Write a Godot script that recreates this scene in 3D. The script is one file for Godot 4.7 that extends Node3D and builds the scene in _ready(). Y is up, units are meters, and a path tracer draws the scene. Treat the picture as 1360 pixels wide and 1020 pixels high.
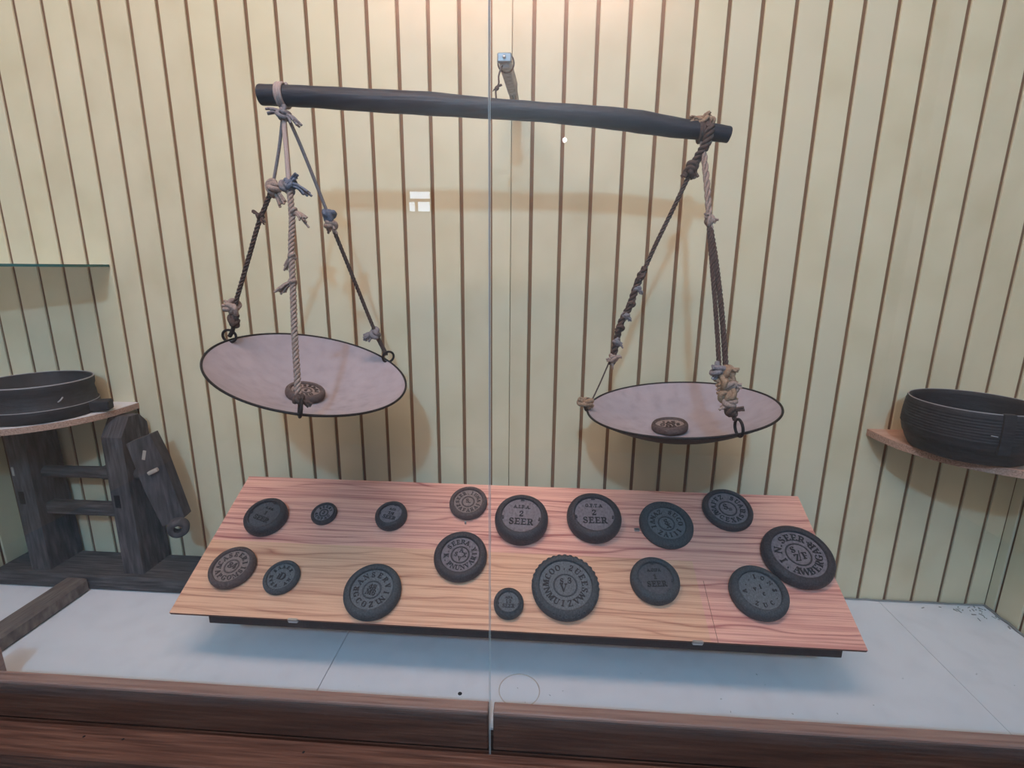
extends Node3D
# A museum showcase: a hand balance with two iron pans in front of a cream boarded wall,
# a tilted wood-grain board carrying seventeen cast-iron weights, corner shelves with measures,
# an old wooden roller machine, glass panes in front. Metres; the wall's face is z = 0, the case floor y = 0.

const U := 0.07            # width of one wall plank
const RIGHT_X := 1.336     # right inner wall of the case
const LEFT_X := -1.385     # left inner wall of the case
const GLASS_Z := 0.498
const E_PANEL := 3.6
const E_KEY := 4.2
const E_COVE := 5.0

var M := {}
var taken := {}

# ---------------------------------------------------------------- scene tree helpers
func numbered(called: String) -> String:
	if not taken.has(called):
		taken[called] = 0
		return called
	taken[called] += 1
	return "%s_%03d" % [called, taken[called]]

func thing(called: String, label: String, category: String, at := Vector3.ZERO, group := "") -> Node3D:
	var o := Node3D.new()
	o.name = numbered(called)
	add_child(o)
	o.position = at
	describe(o, label, category, group)
	return o

func describe(o: Node, label: String, category: String, group := "") -> void:
	o.set_meta("label", label)
	o.set_meta("category", category)
	if group != "":
		o.set_meta("group", group)

func part(called: String, mesh: Mesh, m: Material, parent: Node, at := Vector3.ZERO, b := Basis.IDENTITY) -> MeshInstance3D:
	var o := MeshInstance3D.new()
	o.name = called
	o.mesh = mesh
	if m != null:
		o.material_override = m
	o.transform = Transform3D(b, at)
	o.cast_shadow = GeometryInstance3D.SHADOW_CASTING_SETTING_ON
	parent.add_child(o, true)
	return o

func structure(called: String, mesh: Mesh, m: Material, label: String, category: String, at := Vector3.ZERO) -> MeshInstance3D:
	var o := part(called, mesh, m, self, at)
	o.set_meta("kind", "structure")
	describe(o, label, category)
	return o

# ---------------------------------------------------------------- mesh helpers
func begin() -> SurfaceTool:
	var st := SurfaceTool.new()
	st.begin(Mesh.PRIMITIVE_TRIANGLES)
	return st

func vert(st: SurfaceTool, p: Vector3, n: Vector3, uv := Vector2.ZERO) -> void:
	st.set_normal(n)
	st.set_uv(uv)
	st.add_vertex(p)

func tri(st: SurfaceTool, a: Vector3, b: Vector3, c: Vector3, na: Vector3, nb: Vector3, nc: Vector3) -> void:
	if (b - a).cross(c - a).dot(na + nb + nc) > 0.0:
		vert(st, a, na); vert(st, c, nc); vert(st, b, nb)
	else:
		vert(st, a, na); vert(st, b, nb); vert(st, c, nc)

func quad(st: SurfaceTool, a: Vector3, b: Vector3, c: Vector3, d: Vector3, n: Vector3) -> void:
	tri(st, a, b, c, n, n, n)
	tri(st, a, c, d, n, n, n)

func bevel_box(st: SurfaceTool, c: Vector3, s: Vector3, bev: float, bs := Basis.IDENTITY) -> void:
	var h := s * 0.5
	var k := minf(bev, minf(h.x, minf(h.y, h.z)) * 0.9)
	# for a corner (sx, sy, sz): three points, one on each face
	var at := func(sx: float, sy: float, sz: float, face: int) -> Vector3:
		var p := Vector3(sx * (h.x - k), sy * (h.y - k), sz * (h.z - k))
		p[face] = [sx, sy, sz][face] * h[face]
		return c + bs * p
	for f in 3:
		var u := (f + 1) % 3
		var v := (f + 2) % 3
		for s1 in [-1.0, 1.0]:
			var n := Vector3.ZERO
			n[f] = s1
			n = bs * n
			var q := []
			for e in [[-1.0, -1.0], [1.0, -1.0], [1.0, 1.0], [-1.0, 1.0]]:
				var sg := [0.0, 0.0, 0.0]
				sg[f] = s1; sg[u] = e[0]; sg[v] = e[1]
				q.append(at.call(sg[0], sg[1], sg[2], f))
			quad(st, q[0], q[1], q[2], q[3], n)
			# edges between face f (sign s1) and face u (sign s2), running along v
			for s2 in [-1.0, 1.0]:
				var n2 := Vector3.ZERO
				n2[f] = s1; n2[u] = s2
				n2 = (bs * n2).normalized()
				var r := []
				for e2 in [[f, -1.0], [f, 1.0], [u, 1.0], [u, -1.0]]:
					var sg2 := [0.0, 0.0, 0.0]
					sg2[f] = s1; sg2[u] = s2; sg2[v] = e2[1]
					r.append(at.call(sg2[0], sg2[1], sg2[2], e2[0]))
				quad(st, r[0], r[1], r[2], r[3], n2)
	for sx in [-1.0, 1.0]:
		for sy in [-1.0, 1.0]:
			for sz in [-1.0, 1.0]:
				var n3 := (bs * Vector3(sx, sy, sz)).normalized()
				tri(st, at.call(sx, sy, sz, 0), at.call(sx, sy, sz, 1), at.call(sx, sy, sz, 2), n3, n3, n3)

func box_mesh(s: Vector3, bev := 0.001) -> ArrayMesh:
	var st := begin()
	bevel_box(st, Vector3.ZERO, s, bev)
	return st.commit()

# polygon in the plane o + x*e1 + y*e2, pushed along e3
func extrude(st: SurfaceTool, poly: PackedVector2Array, o: Vector3, e1: Vector3, e2: Vector3, e3: Vector3) -> void:
	var idx := Geometry2D.triangulate_polygon(poly)
	var n := e3.normalized()
	for k in range(0, idx.size(), 3):
		var p := []
		for j in 3:
			var w := poly[idx[k + j]]
			p.append(o + e1 * w.x + e2 * w.y)
		tri(st, p[0], p[1], p[2], -n, -n, -n)
		tri(st, p[0] + e3, p[1] + e3, p[2] + e3, n, n, n)
	var mid := Vector2.ZERO
	for w in poly: mid += w / poly.size()
	var area := 0.0
	for k in poly.size():
		area += poly[k].cross(poly[(k + 1) % poly.size()])
	for k in poly.size():
		var a := poly[k]
		var b := poly[(k + 1) % poly.size()]
		var t := b - a
		var out2 := Vector2(t.y, -t.x) * signf(area)
		var nn := (e1 * out2.x + e2 * out2.y).normalized()
		var pa := o + e1 * a.x + e2 * a.y
		var pb := o + e1 * b.x + e2 * b.y
		quad(st, pa, pb, pb + e3, pa + e3, nn)

# profile of (radius, height) turned about the y axis
func lathe(st: SurfaceTool, prof: Array, seg := 48, at := Transform3D.IDENTITY, wobble := 0.0, seed_ := 0) -> void:
	var ph := float(seed_) * 1.7
	var rows := []
	for k in prof.size():
		var p: Vector2 = prof[k]
		var d0: Vector2 = prof[k] - prof[maxi(k - 1, 0)]
		var d1: Vector2 = prof[mini(k + 1, prof.size() - 1)] - prof[k]
		var t := d0.normalized() + d1.normalized()
		var nn := Vector2(t.y, -t.x).normalized()
		var row := []
		for j in seg + 1:
			var a := TAU * j / seg
			var w := 1.0 + wobble * (sin(2.0 * a + ph) * 0.6 + sin(3.0 * a + ph * 2.3) * 0.4)
			row.append([at * Vector3(cos(a) * p.x * w, p.y, sin(a) * p.x * w), (at.basis * Vector3(cos(a) * nn.x, nn.y, sin(a) * nn.x)).normalized()])
		rows.append(row)
	for k in prof.size() - 1:
		for j in seg:
			var a = rows[k][j]
			var b = rows[k][j + 1]
			var c = rows[k + 1][j + 1]
			var d = rows[k + 1][j]
			tri(st, a[0], b[0], c[0], a[1], b[1], c[1])
			tri(st, a[0], c[0], d[0], a[1], c[1], d[1])

func smooth(pts: Array, per := 8) -> Array:
	var out := []
	for k in pts.size() - 1:
		var p0: Vector3 = pts[maxi(k - 1, 0)]
		var p1: Vector3 = pts[k]
		var p2: Vector3 = pts[k + 1]
		var p3: Vector3 = pts[mini(k + 2, pts.size() - 1)]
		for j in per:
			out.append(p1.cubic_interpolate(p2, p0, p3, float(j) / per))
	out.append(pts[pts.size() - 1])
	return out

func frames(path: Array) -> Array:
	var out := []
	var t0: Vector3 = (path[1] - path[0]).normalized()
	var u := t0.cross(Vector3(0.3, 0.2, 0.93)).normalized()
	for k in path.size():
		var t: Vector3 = (path[mini(k + 1, path.size() - 1)] - path[maxi(k - 1, 0)]).normalized()
		u = (u - t * u.dot(t)).normalized()
		out.append([u, t.cross(u), t])
	return out

func tube(st: SurfaceTool, path: Array, radius, sides := 8, caps := true) -> void:
	var fr := frames(path)
	var rings := []
	for k in path.size():
		var r: float = radius[k] if radius is Array else radius
		var row := []
		for j in sides + 1:
			var a := TAU * j / sides
			var d: Vector3 = fr[k][0] * cos(a) + fr[k][1] * sin(a)
			row.append([path[k] + d * r, d])
		rings.append(row)
	for k in path.size() - 1:
		for j in sides:
			var a = rings[k][j]
			var b = rings[k][j + 1]
			var c = rings[k + 1][j + 1]
			var d = rings[k + 1][j]
			tri(st, a[0], b[0], c[0], a[1], b[1], c[1])
			tri(st, a[0], c[0], d[0], a[1], c[1], d[1])
	if caps:
		for e in [0, path.size() - 1]:
			var n: Vector3 = fr[e][2] * (-1.0 if e == 0 else 1.0)
			for j in sides:
				tri(st, path[e], rings[e][j][0], rings[e][j + 1][0], n, n, n)

# laid rope: three strands wound round the path
func rope(st: SurfaceTool, pts: Array, r: float, pitch := 0.022, strands := 3) -> void:
	var base := smooth(pts, 10)
	var total := 0.0
	for k in base.size() - 1: total += base[k].distance_to(base[k + 1])
	var n := maxi(int(total / pitch * 7.0), 6)
	var curve := Curve3D.new()
	for p in base: curve.add_point(p)
	var mid := []
	for k in n + 1: mid.append(curve.sample_baked(total * k / n))
	var fr := frames(mid)
	for s in strands:
		var path := []
		for k in n + 1:
			var a := TAU * (float(k) / n * total / pitch + float(s) / strands)
			path.append(mid[k] + (fr[k][0] * cos(a) + fr[k][1] * sin(a)) * r * 0.58)
		tube(st, path, r * 0.5, 6)

# a knotted lump of cord with frayed ends towards `tails`
func knot(st: SurfaceTool, at: Vector3, size: float, cord: float, seed_: int, tails := [], stretch := Vector3.ONE) -> void:
	var rng := RandomNumberGenerator.new()
	rng.seed = seed_
	var b := Basis.from_euler(Vector3(rng.randf() * TAU, rng.randf() * TAU, rng.randf() * TAU))
	var path := []
	for k in 61:
		var t := TAU * k / 60.0
		path.append(at + (b * (Vector3(sin(t) + 1.6 * sin(2.0 * t), cos(t) - 1.6 * cos(2.0 * t), -1.3 * sin(3.0 * t)) * size / 2.6)) * stretch)
	tube(st, path, cord, 7)
	var path2 := []
	for k in 41:
		var t := TAU * k / 40.0
		path2.append(at + (b * Vector3(cos(t) * 0.55, sin(2.0 * t) * 0.45, sin(t) * 0.6) * size) * stretch)
	tube(st, path2, cord * 1.1, 7)
	for tail in tails:
		var tv: Vector3 = tail
		for k in 9:
			var j := Vector3(rng.randf() - 0.5, rng.randf() - 0.5, rng.randf() - 0.5)
			var p0 := at + j * cord
			var p1 := at + tv * 0.5 + j * (tv.length() * 0.12 + cord) + Vector3(0, tv.length() * 0.08, 0)
			var p2 := at + tv * (0.7 + 0.3 * rng.randf()) + j * (tv.length() * 0.22 + cord * 1.2)
			tube(st, smooth([p0, p1, p2], 5), cord * 0.55, 5)

func ring_mesh(r: float, wire: float) -> ArrayMesh:
	var t := TorusMesh.new()
	t.inner_radius = r - wire
	t.outer_radius = r + wire
	t.rings = 28 if r < 0.05 else 128
	t.ring_segments = 10
	var st := begin()
	st.append_from(t, 0, Transform3D.IDENTITY)
	return st.commit()

# ---------------------------------------------------------------- materials
func noise_image(w: int, h: int, seed_: int, fx: float, fy: float, octaves := 4) -> PackedFloat32Array:
	var n := FastNoiseLite.new()
	n.seed = seed_
	n.noise_type = FastNoiseLite.TYPE_SIMPLEX_SMOOTH
	n.frequency = 1.0
	n.fractal_octaves = octaves
	var out := PackedFloat32Array()
	out.resize(w * h)
	for y in h:
		for x in w:
			# wrapped on a torus so that the tile repeats without a seam
			var a := float(x) / w
			var q := float(y) / h
			var v0 := n.get_noise_2d(a * fx, q * fy)
			var v1 := n.get_noise_2d((a - 1.0) * fx, q * fy)
			var v2 := n.get_noise_2d(a * fx, (q - 1.0) * fy)
			var v3 := n.get_noise_2d((a - 1.0) * fx, (q - 1.0) * fy)
			out[y * w + x] = lerpf(lerpf(v0, v1, a), lerpf(v2, v3, a), q)
	return out

func ramp_texture(w: int, h: int, v: PackedFloat32Array, stops: Array, gain := 1.6) -> ImageTexture:
	var g := Gradient.new()
	g.offsets = PackedFloat32Array()
	g.colors = PackedColorArray()
	var off := PackedFloat32Array()
	var col := PackedColorArray()
	for k in stops.size():
		off.append(float(k) / (stops.size() - 1))
		col.append(stops[k])
	g.offsets = off
	g.colors = col
	var im := Image.create(w, h, false, Image.FORMAT_RGB8)
	for y in h:
		for x in w:
			im.set_pixel(x, y, g.sample(clampf(v[y * w + x] * gain * 0.5 + 0.5, 0.0, 1.0)))
	im.generate_mipmaps()
	return ImageTexture.create_from_image(im)

func matte(c: Color, rough := 0.8, metal := 0.0) -> StandardMaterial3D:
	var m := StandardMaterial3D.new()
	m.albedo_color = c
	m.roughness = rough
	m.metallic = metal
	m.metallic_specular = 0.35
	return m

func surfaced(stops: Array, seed_: int, freq: Vector2, scale: Vector3, rough := 0.8, relief := 0.0, size := 256) -> StandardMaterial3D:
	var v := noise_image(size, size, seed_, freq.x, freq.y)
	var m := StandardMaterial3D.new()
	m.albedo_texture = ramp_texture(size, size, v, stops)
	m.uv1_triplanar = true
	m.uv1_world_triplanar = true
	m.uv1_scale = scale
	m.roughness = rough
	m.metallic_specular = 0.35
	if relief > 0.0:
		var im := Image.create(size, size, false, Image.FORMAT_RGB8)
		for y in size:
			for x in size:
				var g := clampf(v[y * size + x] * 0.8 + 0.5, 0.0, 1.0)
				im.set_pixel(x, y, Color(g, g, g))
		im.bump_map_to_normal_map(relief)
		m.normal_enabled = true
		m.normal_texture = ImageTexture.create_from_image(im)
	return m

func c8(r: int, g: int, b: int) -> Color:
	return Color8(r, g, b)

func board_texture() -> ImageTexture:
	# laminate with a printed wood grain: straight reddish lines, a few long flame figures
	var w := 1024
	var h := 320
	var n := FastNoiseLite.new()
	n.seed = 11
	n.frequency = 1.0
	n.fractal_octaves = 3
	var im := Image.create(w, h, false, Image.FORMAT_RGB8)
	for y in h:
		for x in w:
			var a := float(x) / w * 4.0
			var q := float(y) / h
			var patch := a > 3.16 or q < 0.52      # the piece let in at the lower left of the saw cut is tanner
			var warp := n.get_noise_2d(a * 0.42, q * 2.2) * 0.085 + n.get_noise_2d(a * 1.1 + 9.0, q * 6.0) * 0.012
			var g := (q + warp) * 17.0
			var line := absf(fposmod(g, 1.0) - 0.5) * 2.0
			var strength := clampf(0.55 + n.get_noise_2d(a * 0.5 + 3.0, q * 9.0 + 20.0) * 1.1, 0.0, 1.0)
			var fine := n.get_noise_2d(a * 1.1, q * 110.0 + 40.0)
			var mid := n.get_noise_2d(a * 0.35 + 60.0, q * 26.0)
			var dark := pow(line, 8.0) * strength * 0.8 + clampf(fine, 0.0, 1.0) * 0.6 + clampf(mid, 0.0, 1.0) * 0.6
			var base := Color8(236, 178, 158) if patch else Color8(230, 180, 148)
			var red := Color8(150, 78, 76) if patch else Color8(158, 98, 78)
			im.set_pixel(x, y, base.lerp(red, clampf(dark, 0.0, 0.9)))
	im.generate_mipmaps()
	return ImageTexture.create_from_image(im)

func materials() -> void:
	M.paint = surfaced([c8(204, 193, 161), c8(213, 203, 172), c8(219, 209, 180)], 3, Vector2(4, 6), Vector3(0.9, 0.9, 0.9), 0.5)
	M.paint_b = surfaced([c8(200, 188, 156), c8(210, 199, 169), c8(217, 206, 176)], 5, Vector2(5, 4), Vector3(1.1, 1.1, 1.1), 0.52)
	M.paint_c = surfaced([c8(205, 195, 166), c8(211, 202, 174), c8(216, 205, 174)], 7, Vector2(3, 5), Vector3(0.8, 0.8, 0.8), 0.48)
	M.groove = matte(c8(134, 102, 78), 0.85)
	M.laminate = surfaced([c8(218, 218, 222), c8(226, 226, 230), c8(228, 228, 232)], 9, Vector2(7, 7), Vector3(1.6, 1.6, 1.6), 0.45)
	M.caulk = matte(c8(138, 138, 136), 0.9)
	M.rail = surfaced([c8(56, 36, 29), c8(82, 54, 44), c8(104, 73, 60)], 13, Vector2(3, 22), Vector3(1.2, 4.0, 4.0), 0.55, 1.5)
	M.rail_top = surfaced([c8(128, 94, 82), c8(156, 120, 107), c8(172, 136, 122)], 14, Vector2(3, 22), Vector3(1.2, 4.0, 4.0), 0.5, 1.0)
	M.old_wood = surfaced([c8(46, 44, 46), c8(74, 70, 72), c8(106, 100, 102)], 15, Vector2(14, 5), Vector3(6.0, 2.0, 4.0), 0.85, 2.5)
	M.old_wood_flat = surfaced([c8(44, 42, 44), c8(72, 68, 68), c8(104, 98, 98)], 16, Vector2(4, 24), Vector3(2.0, 4.0, 5.0), 0.85, 2.5)
	M.bar_wood = surfaced([c8(70, 60, 56), c8(108, 96, 88), c8(140, 128, 120)], 17, Vector2(26, 5), Vector3(5.0, 4.0, 2.0), 0.8, 2.0)
	M.cut_wood = surfaced([c8(150, 138, 128), c8(186, 176, 166)], 18, Vector2(9, 9), Vector3(6, 6, 6), 0.8)
	M.beam = surfaced([c8(24, 26, 34), c8(42, 44, 54), c8(66, 68, 80)], 19, Vector2(4, 26), Vector3(2.0, 5.0, 5.0), 0.5, 1.5)
	M.iron = surfaced([c8(42, 37, 39), c8(62, 56, 59), c8(88, 80, 83)], 20, Vector2(22, 22), Vector3(9, 9, 9), 0.5, 3.0)
	M.iron_brown = surfaced([c8(66, 54, 52), c8(90, 76, 74), c8(112, 96, 92)], 21, Vector2(16, 16), Vector3(9, 9, 9), 0.75, 2.2)
	M.iron_grey = surfaced([c8(46, 48, 52), c8(66, 68, 72), c8(92, 94, 98)], 26, Vector2(22, 22), Vector3(9, 9, 9), 0.7, 2.4)
	M.dusty = surfaced([c8(90, 82, 85), c8(122, 112, 116), c8(144, 133, 137)], 22, Vector2(14, 14), Vector3(9, 9, 9), 0.9, 1.2)
	M.dusty_grey = surfaced([c8(72, 74, 78), c8(98, 100, 104), c8(124, 126, 130)], 23, Vector2(24, 24), Vector3(9, 9, 9), 0.9, 1.6)
	M.dusty_brown = surfaced([c8(112, 96, 92), c8(138, 120, 114), c8(156, 138, 132)], 24, Vector2(14, 14), Vector3(9, 9, 9), 0.9, 1.2)
	M.letter = matte(c8(42, 38, 40), 0.6)
	M.letter_brown = matte(c8(72, 60, 58), 0.7)
	M.dusty_mid = surfaced([c8(64, 62, 65), c8(82, 80, 84), c8(100, 98, 102)], 41, Vector2(18, 18), Vector3(9, 9, 9), 0.85, 1.6)
	M.pan_in = surfaced([c8(142, 132, 138), c8(158, 147, 153), c8(166, 155, 161)], 25, Vector2(9, 9), Vector3(3, 3, 3), 0.85)
	M.black_iron = surfaced([c8(22, 21, 24), c8(34, 32, 36), c8(50, 47, 50)], 27, Vector2(14, 14), Vector3(8, 8, 8), 0.55, 1.5)
	M.measure = surfaced([c8(26, 26, 30), c8(42, 42, 47), c8(62, 61, 66)], 28, Vector2(6, 20), Vector3(5, 9, 5), 0.6, 1.5)
	M.measure_light = matte(c8(150, 146, 147), 0.6)
	M.chip_edge = surfaced([c8(74, 52, 44), c8(172, 140, 124), c8(216, 190, 174)], 29, Vector2(40, 30), Vector3(7, 7, 7), 0.9)
	M.shelf_white = surfaced([c8(206, 200, 200), c8(220, 214, 214)], 30, Vector2(6, 6), Vector3(3, 3, 3), 0.5)
	M.shelf_pink = surfaced([c8(184, 144, 126), c8(202, 162, 144)], 31, Vector2(5, 12), Vector3(3, 3, 3), 0.5)
	M.jute = surfaced([c8(112, 94, 86), c8(150, 130, 121), c8(178, 160, 152)], 32, Vector2(20, 20), Vector3(14, 14, 14), 0.95)
	M.jute_dark = surfaced([c8(58, 46, 44), c8(84, 68, 64), c8(112, 94, 88)], 33, Vector2(20, 20), Vector3(14, 14, 14), 0.95)
	M.jute_tan = surfaced([c8(110, 86, 68), c8(148, 122, 101), c8(176, 152, 132)], 34, Vector2(20, 20), Vector3(14, 14, 14), 0.95)
	M.cord_grey = surfaced([c8(92, 88, 92), c8(124, 118, 122), c8(150, 144, 148)], 35, Vector2(20, 20), Vector3(14, 14, 14), 0.95)
	M.tape = surfaced([c8(146, 130, 126), c8(178, 160, 156)], 36, Vector2(20, 20), Vector3(14, 14, 14), 0.95)
	M.rag_blue = surfaced([c8(62, 68, 84), c8(96, 102, 118), c8(124, 130, 146)], 37, Vector2(20, 20), Vector3(14, 14, 14), 0.95)
	M.steel = matte(c8(186, 188, 192), 0.3, 0.9)
	M.bracket = surfaced([c8(116, 110, 104), c8(150, 144, 138), c8(174, 168, 162)], 38, Vector2(8, 8), Vector3(8, 8, 8), 0.6)
	M.bracket_cap = matte(c8(128, 138, 142), 0.4, 0.3)
	M.glass = StandardMaterial3D.new()
	M.glass.transparency = BaseMaterial3D.TRANSPARENCY_ALPHA
	M.glass.albedo_color = Color(1, 1, 1, 0.0)
	M.glass.roughness = 0.0
	M.glass.metallic_specular = 0.5
	M.glass_edge = matte(c8(176, 186, 190), 0.3)
	M.green_edge = matte(c8(44, 92, 88), 0.25)
	M.gallery_wall = surfaced([c8(166, 144, 128), c8(178, 156, 140)], 39, Vector2(6, 6), Vector3(1, 1, 1), 0.8)
	M.gallery_floor = surfaced([c8(110, 112, 118), c8(132, 134, 140)], 40, Vector2(6, 6), Vector3(1, 1, 1), 0.6)
	M.gallery_ceiling = matte(c8(232, 228, 222), 0.9)
	M.stain = matte(c8(198, 186, 176), 0.7)
	M.dark = matte(c8(22, 22, 24), 0.8)
	var wood := StandardMaterial3D.new()
	wood.albedo_texture = board_texture()
	wood.roughness = 0.42
	wood.metallic_specular = 0.4
	M.board = wood
	M.board_edge = matte(c8(112, 72, 58), 0.8)
	M.batten = matte(c8(52, 38, 36), 0.85)

# ---------------------------------------------------------------- light and camera
func camera_and_light() -> void:
	var cam := Camera3D.new()
	cam.name = "camera"
	cam.fov = 74.97
	cam.near = 0.02
	cam.far = 40.0
	cam.position = Vector3(0.136, 0.8745, 1.2596)
	cam.rotation = Vector3(deg_to_rad(-13.115), deg_to_rad(3.644), deg_to_rad(0.5376))
	add_child(cam)
	cam.current = true
	var env := Environment.new()
	env.background_mode = Environment.BG_COLOR
	env.background_color = Color(0.02, 0.022, 0.026)
	env.tonemap_mode = Environment.TONE_MAPPER_LINEAR
	env.tonemap_exposure = 1.0
	env.sdfgi_enabled = true
	env.ssao_enabled = true
	env.ssil_enabled = true
	var we := WorldEnvironment.new()
	we.name = "world_environment"
	we.environment = env
	add_child(we)
	# long ceiling panel over the front of the showcase: soft warm light from above
	area_light("panel_light", Vector3(-0.2, 2.40, 1.0), Vector3(0, -1, 0), Vector2(1.6, 0.5), lamp_color(1.0, 0.70, 0.56), E_PANEL)
	# small cool lamp further back in the room: the light that throws the pans' shadows on the wall
	var key := OmniLight3D.new()
	key.name = "round_lamp_light"
	key.position = Vector3(-0.03, 2.47, 3.0)
	key.light_color = lamp_color(0.25, 0.63, 1.0)
	key.light_energy = E_KEY
	key.light_size = 0.07
	key.omni_range = 12.0
	key.omni_attenuation = 2.0
	key.shadow_enabled = true
	add_child(key)
	# warm cove tube along the top of the opposite wall, mirrored as a glow in the panes
	area_light("cove_light", Vector3(-0.1, 3.02, 3.86), Vector3(0, -0.35, 1.0).normalized(), Vector2(2.2, 0.06), lamp_color(1.0, 0.70, 0.64), E_COVE)

func lamp_color(r: float, g: float, b: float) -> Color:
	return Color(r, g, b).linear_to_srgb()

func area_light(called: String, at: Vector3, facing: Vector3, size: Vector2, color: Color, energy: float) -> void:
	var l := AreaLight3D.new()
	l.name = called
	l.area_size = size
	l.light_color = color
	l.light_energy = energy
	l.area_range = 12.0
	l.area_attenuation = 2.0
	l.shadow_enabled = true
	var up := Vector3.UP if absf(facing.y) < 0.9 else Vector3(0, 0, -1)
	l.transform = Transform3D(Basis.looking_at(facing, up), at)
	add_child(l)

# ---------------------------------------------------------------- the case and the room
func planked_wall(called: String, label: String, spans: Array, at: Vector3, turn: float, backing: Vector3, backing_at: Vector3) -> void:
	var root := Node3D.new()
	root.name = called
	add_child(root)
	root.position = at
	root.rotation.y = turn
	root.set_meta("kind", "structure")
	describe(root, label, "wall")
	part("backing", box_mesh(backing, 0.001), M.groove, root, backing_at)
	var cache := {}
	var k := 0
	for s in spans:
		var w := snappedf(s[1] - s[0], 0.0005)
		if not cache.has(w):
			cache[w] = box_mesh(Vector3(w, 2.3, 0.006), 0.0012)
		k += 1
		var m: Material = [M.paint, M.paint_b, M.paint_c, M.paint_b, M.paint][(k * 7 + k / 3) % 5]
		part("plank", cache[w], m, root, Vector3((s[0] + s[1]) * 0.5, 1.13, -0.003))

func build_case() -> void:
	var g := 0.0042          # half a groove
	var spans := []
	for i in range(-20, 0):
		var a := maxf(i * U + g, LEFT_X)
		if (i + 1) * U - g > LEFT_X + 0.01:
			spans.append([a, (i + 1) * U - g])
	spans.append([g, 0.0485])
	spans.append([0.0499, 0.0977 - g])
	for j in range(0, 18):
		spans.append([0.0977 + j * U + g, minf(0.0977 + (j + 1) * U - g, RIGHT_X)])
	planked_wall("wall_back", "cream boarded back wall of the showcase with brown vertical grooves", spans, Vector3.ZERO, 0.0, Vector3(2.9, 2.36, 0.03), Vector3(-0.02, 1.13, -0.0215))
	var side := []
	for j in 8:
		side.append([-0.56 + j * U + g, -0.56 + (j + 1) * U - g])
	# right wall: its local x runs along the depth of the case, back corner at local 0
	var side_r := []
	for j in 7:
		side_r.append([0.030 + (j - 1) * U + g if j > 0 else 0.0, 0.030 + j * U - g])
	planked_wall("wall_right", "cream boarded right end wall of the showcase", side_r, Vector3(RIGHT_X, 0, 0), -PI / 2, Vector3(0.54, 2.36, 0.03), Vector3(0.24, 1.13, -0.0215))
	planked_wall("wall_left", "cream boarded left end wall of the showcase", side.map(func(s): return [s[0] + 0.06, s[1] + 0.06]), Vector3(LEFT_X, 0, 0), PI / 2, Vector3(0.54, 2.36, 0.03), Vector3(-0.24, 1.13, -0.0215))
	structure("ceiling", box_mesh(Vector3(2.9, 0.03, 0.56), 0.002), M.gallery_ceiling, "white top of the showcase above the glass", "ceiling", Vector3(-0.02, 2.30, 0.23))

	# floor of white laminate sheets
	var fl := Node3D.new()
	fl.name = "floor"
	add_child(fl)
	fl.set_meta("kind", "structure")
	describe(fl, "white laminate floor of the showcase with dark seams between its sheets", "floor")
	part("underlay", box_mesh(Vector3(2.78, 0.02, 0.48), 0.001), M.dark, fl, Vector3(-0.024, -0.0155, 0.236))
	for s in [[LEFT_X, -0.3262], [-0.3248, 1.0595], [1.0607, RIGHT_X]]:
		part("sheet", box_mesh(Vector3(s[1] - s[0], 0.0055, 0.464), 0.0006), M.laminate, fl, Vector3((s[0] + s[1]) * 0.5, -0.00275, 0.233))
	# ring left by a cup, a nail hole
	var st := begin()
	var prof := []
	for k in 41:
		var a := TAU * k / 40.0
		prof.append(Vector3(0.101 + cos(a) * 0.043, 0.0001, 0.372 + sin(a) * 0.043))
	tube(st, prof, 0.0012, 5)
	part("cup_stain", st.commit(), M.stain, fl)
	st = begin()
	lathe(st, [Vector2(0.0001, 0.0012), Vector2(0.004, 0.0008), Vector2(0.0046, 0.0)], 12)
	part("nail_head", st.commit(), M.dark, fl, Vector3(-0.023, 0, 0.39))
	# crumbly sealing line along the back and right edges
	st = begin()
	var rng := RandomNumberGenerator.new()
	rng.seed = 4
	var line := []
	for k in 90:
		line.append(Vector3(lerpf(LEFT_X + 0.01, RIGHT_X - 0.005, k / 89.0), 0.001 + rng.randf() * 0.002, 0.003 + rng.randf() * 0.002))
	tube(st, line, 0.0028, 5)
	line = []
	for k in 20:
		line.append(Vector3(RIGHT_X - 0.003 - rng.randf() * 0.002, 0.001 + rng.randf() * 0.003, lerpf(0.004, 0.46, k / 19.0)))
	tube(st, line, 0.0034, 5)
	part("sealing_line", st.commit(), M.caulk, fl)
	st = begin()
	for k in 30:
		var p := Vector3(RIGHT_X - 0.01 - absf(rng.randfn()) * 0.05, 0.0005, 0.008 + absf(rng.randfn()) * 0.025)
		if p.x < RIGHT_X - 0.005:
			bevel_box(st, p, Vector3(0.003 + rng.randf() * 0.009, 0.0015, 0.001 + rng.randf() * 0.002), 0.0003, Basis(Vector3.UP, rng.randf() * TAU))
	for k in 26:
		bevel_box(st, Vector3(rng.randf_range(-0.5, 1.3), 0.0003, rng.randf_range(0.24, 0.44)), Vector3(0.0015 + rng.randf() * 0.003, 0.0008, 0.001), 0.0002, Basis(Vector3.UP, rng.randf() * TAU))
	var crumbs := part("crumbs", st.commit(), M.caulk, fl)
	crumbs.set_meta("kind", "stuff")

	# front rails behind the glass, ledge under it
	rail("trim_1", LEFT_X + 0.40, 0.0475, "left brown wooden rail along the front of the case floor")
	rail("trim_2", 0.0575, RIGHT_X, "right brown wooden rail along the front of the case floor")
	var ledge := structure("trim_3", box_mesh(Vector3(2.9, 0.05, 0.075), 0.003), M.rail, "dark brown ledge below the glass panes", "trim", Vector3(-0.02, -0.048, 0.5275))
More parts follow.
